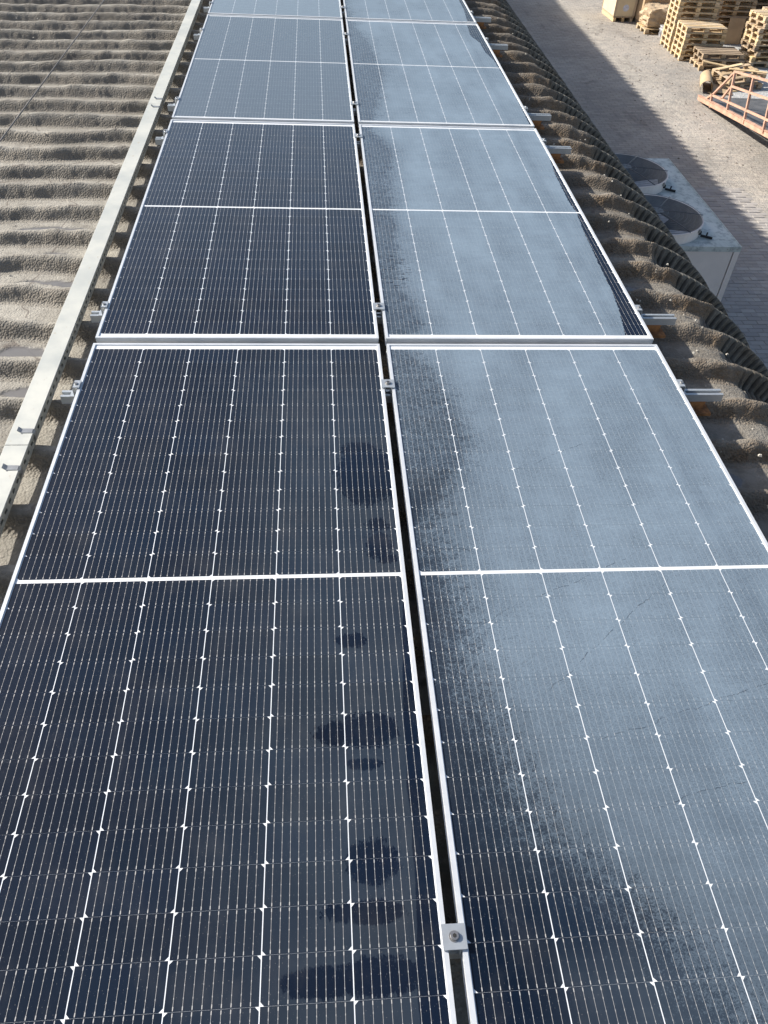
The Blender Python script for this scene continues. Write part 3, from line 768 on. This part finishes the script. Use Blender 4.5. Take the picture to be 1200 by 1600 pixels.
def stack(cx, cy, n, rz, kind, desc, group, jit=.008, jr=.01, kinds=None):
    for k in range(n):
        w_ = f'{nth(k)} pallet' if k == 0 else (f'topmost pallet' if k == n - 1 else f'{nth(k)} pallet from the ground')
        kd = kinds(k) if kinds else kind
        make_pallet(cx + random.uniform(-jit, jit), cy + random.uniform(-jit, jit), GZ + .004 + k * PHT, rz + random.uniform(-jr, jr), kd, f'{w_} in the {desc}', group)
stack(10.44 + .6, 23.52 + .4, 12, 0, 0, 'tall pale stack behind the six-high one', 'pallets of the tall stack at left')
stack(10.45 + .6, 22.53 + .4, 6, 0, 0, 'six-high pale stack in front of the tall one', 'pallets of the six-high stack')
stack(12.08 + .6, 24.6 + .4, 11, 0, 0, 'tall stack standing behind the others at centre', 'pallets of the middle tall stack', kinds=lambda k: 1 if k % 3 else 0)
stack(10.76 + .6, 21.60 + .4, 3, .0, 2, 'low weathered pile before the tall stacks', 'pallets of the low weathered pile', jit=.05, jr=.03, kinds=lambda k: 1 if k < 1 else 2)
stack(12.33 + .62, 22.0 + .50, 9, .14, 1, 'untidy stack at the right edge', 'pallets of the untidy stack at right', jit=.045, jr=.06, kinds=lambda k: (1, 0, 1, 2, 0, 0, 1, 1, 0)[k])
stack(13.8, 23.6, 8, .05, 1, 'stack furthest right, beyond the untidy one', 'pallets of the stack furthest right', jit=.02, jr=.02)
stack(13.9, 25.4, 10, 0, 2, 'dark stack behind the right-hand ones', 'pallets of the dark stack behind', jit=.02, jr=.02)
make_pallet(11.30, 20.40, GZ + .005, .10, 2, 'weathered pallet lying flat under a tilted one behind the ramp railing', 'loose pallets behind the ramp', missing=1)
make_pallet(11.38, 20.50, GZ + .185, .30, 1, 'tilted broken pallet lying on another behind the ramp railing', 'loose pallets behind the ramp', tilt=(.07, -.05), missing=2)
q = MB(); q.box((0, 0, 0), (1.0, .11, .02)); lb = q.mesh('loose_board', M_W1)
for k, (x, y, z, rz, lab) in enumerate(((11.2, 20.75, .37, .5, 'pale loose board lying across the tilted broken pallet'), (11.55, 20.35, .385, -.25, 'loose board on the right half of the broken pallet'), (10.75, 19.75, .02, .35, 'thin loose board on the ground beside the curled cardboard'), (11.0, 20.9, .36, -.5, 'short loose board at the back of the broken pallet'))):
    o = link('loose_board', lb, None, (x, y, GZ + z), (.03, .02 * (k - 1), rz)); tag(o, lab, 'board', 'loose boards around the broken pallets')

# ------------------------------------------------------------------ cardboard, crate, wrapped bundle
M_CARD = plain('cardboard', (.50, .36, .22), .85, 0, .12, 3, .003, 8, rand=.05)
M_CARD2 = plain('kraft_paper', (.46, .35, .23), .8, 0, .15, 4, .01, 9)
M_PLY = plain('pale_plywood', (.66, .56, .38), .75, 0, .10, 2, .002, 30)
M_PLYD = plain('plywood_end', (.52, .42, .30), .8, 0, .10, 2, .002, 30)
# curled sheet
q = MB(); N_ = 26; prev = None
secs = []
for i in range(N_ + 1):
    a_ = -.55 + i / N_ * 4.1
    rr = .145 + .05 * i / N_
    secs.append((-rr * math.cos(a_) , rr * math.sin(a_) + .13))
secs = [(x, max(z, .004)) for x, z in secs]; secs.append((.75, .012)); 
for side_ in (0, 1):
    for i in range(len(secs) - 1):
        (xa, za), (xb, zb) = secs[i], secs[i + 1]
        P = []
        for yy, (xx, zz) in ((0, (xa, za)), (0, (xb, zb)), (1.05, (xb * .92, zb * .96)), (1.05, (xa * .92, za * .96))):
            P.append((xx + .16 * yy, yy, zz + (.006 if side_ else 0)))
        q.poly(P if side_ == 0 else P[::-1], 0, True)
o = q.build('curled_cardboard', M_CARD, None, (10.16, 19.62, GZ + .004), (0, 0, -.18)); tag(o, 'large sheet of cardboard curled open on the ground left of the ramp', 'cardboard')
# crate on its own pallet skid
cr = empty('crate', (9.93, 27.35, GZ), .06); tag(cr, 'pale plywood crate with round label on a skid, at the top edge', 'crate')
q = MB(); q.box((0, 0, .16 + .70), (.70, 1.15, 1.40)); q.build('box', M_PLY, cr, bevel=.004)
q = MB()
for xx in (-.33, .33):
    q.box((xx, -.585, .86), (.07, .02, 1.36)); q.box((xx, .585, .86), (.07, .02, 1.36))
q.box((0, -.584, 1.5), (.59, .016, .07)); q.build('batten', M_PLYD, cr)
for xx in (-.29, 0, .29):
    q = MB(); q.box((xx, 0, .06), (.09, 1.15, .11)); q.build('skid', M_W1, cr)
q = MB(); q.box((0, 0, .14), (.72, 1.17, .025)); q.build('skid_deck', M_W2, cr)
q = MB(); q.cyl((0, 0, 0), .10, .002, 24); q.build('label', plain('label_paper', (.55, .60, .75), .5, 0, .2, 14), cr, (.02, -.578, .40), (R_(90), 0, 0))
# cardboard carton beside
ct_ = empty('carton', (10.85, 27.2, GZ), .05); tag(ct_, 'long brown cardboard carton standing beside the pale crate', 'carton')
q = MB(); q.box((0, 0, .12 + .40), (1.0, 1.7, .80)); q.build('box', M_CARD, ct_, bevel=.01)
q = MB(); q.box((0, 0, .923), (.07, 1.7, .004)); q.build('tape', plain('brown_tape', (.45, .33, .20), .35), ct_)
q = MB()
for xx in (-.42, 0, .42): q.box((xx, 0, .055), (.1, 1.7, .11))
q.build('skid', M_W2, ct_)
# crumpled kraft bundle
def crumple(name, loc, dims, mat, seed, amp=.06):
    bmv = []; n = 14
    q = MB(); r_ = np.random.default_rng(seed)
    faces = []
    import itertools
    grid = {}
    def vid(p):
        k_ = tuple(round(c_, 5) for c_ in p)
        if k_ not in grid:
            d_ = Vector(p); ln = max(abs(d_.x), abs(d_.y), abs(d_.z)); sph = d_.normalized() * .62
            d_ = d_.lerp(sph, .35)
            a_ = amp * (1 if p[2] > -.3 else .4)
            j = Vector((float(vnoise(np.array(p[1] * 7 + 5), np.array(p[2] * 7 + 9), seed)), float(vnoise(np.array(p[0] * 7 + 5), np.array(p[2] * 7 + 3), seed + 1)), float(vnoise(np.array(p[0] * 6 + 5), np.array(p[1] * 6 + 9), seed + 2)))) * 2 * a_
            d_ = d_ + j
            grid[k_] = len(q.v); q.v.append((d_.x * dims[0], d_.y * dims[1], (d_.z + .5) * dims[2]))
        return grid[k_]
    for ax in range(3):
        for sg in (-.5, .5):
            for i in range(n):
                for j in range(n):
                    P = []
                    for (a_, b_) in ((i, j), (i + 1, j), (i + 1, j + 1), (i, j + 1)):
                        c_ = [0, 0, 0]; c_[ax] = sg; c_[(ax + 1) % 3] = a_ / n - .5; c_[(ax + 2) % 3] = b_ / n - .5
                        P.append(vid(tuple(c_)))
                    if sg < 0: P = P[::-1]
                    q.f.append(tuple(P)); q.mi.append(0); q.sm.append(False)
    return q.build(name, mat, None, loc)
o = crumple('paper_bundle', (10.78, 25.85, GZ + .16), (.98, .90, .52), M_CARD2, 31); tag(o, 'crumpled bundle wrapped in brown paper on a pallet, left of the tall stack', 'bundle')
make_pallet(10.85, 25.75, GZ + .004, .05, 0, 'pale pallet under the crumpled paper bundle', 'pallets in the yard', )
o = crumple('plastic_bag', (10.86, 25.12, GZ + .0), (.34, .30, .30), plain('grey_plastic', (.38, .38, .40), .4, 0, .3, 12), 77, .1); tag(o, 'small grey crumpled plastic bag on the ground before the paper bundle', 'bag')
q = MB(); q.box((0, 0, .35), (.50, .012, .70)); o = q.build('cardboard_sheet', M_CARD, None, (12.82, 24.50, GZ + .01), (-.09, 0, 0)); tag(o, 'flat cardboard sheet leaning on the middle tall stack', 'cardboard')
# maroon steel sections stacked beyond
M_MAR = plain('maroon_paint', (.16, .035, .045), .5, 0, .2, 5); M_PINK = plain('pale_pink_primer', (.62, .40, .33), .6, 0, .15, 5)
for k in range(7):
    q = MB(); q.box((0, 0, 0), (.14, 2.6, .16)); q.box((0, 0, .082), (.15, 2.62, .012), 1)
    o = q.build('steel_section', [M_MAR if k % 2 else M_BLACK, M_PINK], None, (11.75 + .19 * k, 28.3, GZ + .10), (0, 0, .02 * (k - 3)))
    tag(o, f'painted steel section behind the stacks, {["leftmost", "second from left", "third from left", "fourth from left", "fifth from left", "sixth from left", "rightmost"][k]} of seven', 'steel section', 'steel sections on the ground behind the stacks')

# ------------------------------------------------------------------ yard ramp with railing
rp = empty('loading_ramp', (9.74, 18.9, GZ)); tag(rp, 'pink primed steel loading ramp with open railing, sloping tip on the ground', 'ramp')
M_PRIM = plain('salmon_primer', (.56, .34, .245), .6, 0, .16, 6, .001, 50)
t = NT('ramp_grating'); p = t.obj()
c = t.mix(t.ramp(t.noise(4, 4, .6, p), .3, .7), (.20, .205, .21), (.30, .30, .30)); M_GRAT = t.out(c, .55, .4)
P0 = Vector((0, .05, .03)); D = (Vector((.055, -3.78, .46)) - P0); DL = D.length; D.normalize()
N3 = Vector((0, -D.z, D.y)) * -1 if D.y > 0 else Vector((0, D.z, -D.y)); 
def at(sd_, hh, xx=0.0): return P0 + D * sd_ + N3 * hh + Vector((xx, 0, 0))
LEN = 8.5; RWD = 2.1
for xx in (0, RWD):
    q = MB(); q.bar(at(0, .07, xx), at(LEN, .07, xx), .05, .10, up=N3); q.bar(at(0, .125, xx), at(LEN, .125, xx), .09, .012, up=N3); q.bar(at(0.1, .022, xx), at(LEN, .022, xx), .09, .010, up=N3)
    q.build('side_beam', M_PRIM, rp)
q = MB()
s_ = .12
while s_ < LEN:
    q.bar(at(s_, .085, .05), at(s_, .085, RWD - .05), .035, .02, up=N3); s_ += .062
for xx in np.arange(.25, RWD, .35): q.bar(at(0, .055, xx), at(LEN, .055, xx), .03, .05, up=N3)
o = q.build('grating', M_GRAT, rp)
q = MB(); q.box((at(.02, .06, RWD / 2)), (RWD, .12, .012)); q.build('lip_plate', M_GRAT, rp)
def xz(y, z): return Vector((.02, y - 18.9, z - GZ))
posts = [((18.66, -4.75), (18.70, -4.69)), ((18.161, -4.70), (18.29, -4.425)), ((17.209, -4.57), (17.46, -3.669)), ((16.243, -4.44), (16.496, -3.502)), ((15.258, -4.29), (15.53, -3.33)), ((14.27, -4.15), (14.55, -3.17)), ((13.28, -4.0), (13.57, -3.0))]
for xo in (0.0,):
    for (a_, b_) in posts:
        q = MB(); q.bar(xz(*a_) + Vector((xo, 0, 0)), xz(*b_) + Vector((xo, 0, 0)), .05, .05, up=(1, 0, 0)); q.build('post', M_PRIM, rp)
    rails = [((18.69, -4.70), (18.29, -4.437)), ((18.303, -4.437), (12.8, -3.68)), ((17.708, -4.345), (17.399, -3.969)), ((17.399, -3.969), (12.8, -3.24)), ((18.27, -4.44), (17.461, -3.669)), ((17.461, -3.669), (12.8, -2.87))]
    for (a_, b_) in rails:
        q = MB(); q.bar(xz(*a_) + Vector((xo, 0, 0)), xz(*b_) + Vector((xo, 0, 0)), .045, .045, up=(1, 0, 0)); q.build('handrail', M_PRIM, rp)
q = MB()
for (yy) in (12.0, 13.2):
    for xx in (.05, RWD - .05): q.bar((xx, yy - 18.9, 0), (xx, yy - 18.9, .38 + (16 - yy) * .12 - .02), .06, .06)
q.build('leg', M_PRIM, rp)

# grit on the yard
q = MB()
for k in range(260):
    x, y = random.gauss(9.6, .9), random.uniform(14, 27)
    s_ = random.uniform(.008, .03)
    q.box((x, y, GZ + s_ * .3), (s_ * 1.6, s_, s_ * .7), 0, Matrix.Rotation(random.uniform(0, 3), 3, 'Z'), .6)
tag(q.build('yard_grit', plain('grit', (.22, .19, .16), .9, rand=.2)), kind='stuff', label='small stones and litter on the yard')
scene.render.resolution_x = 768; scene.render.resolution_y = 1024
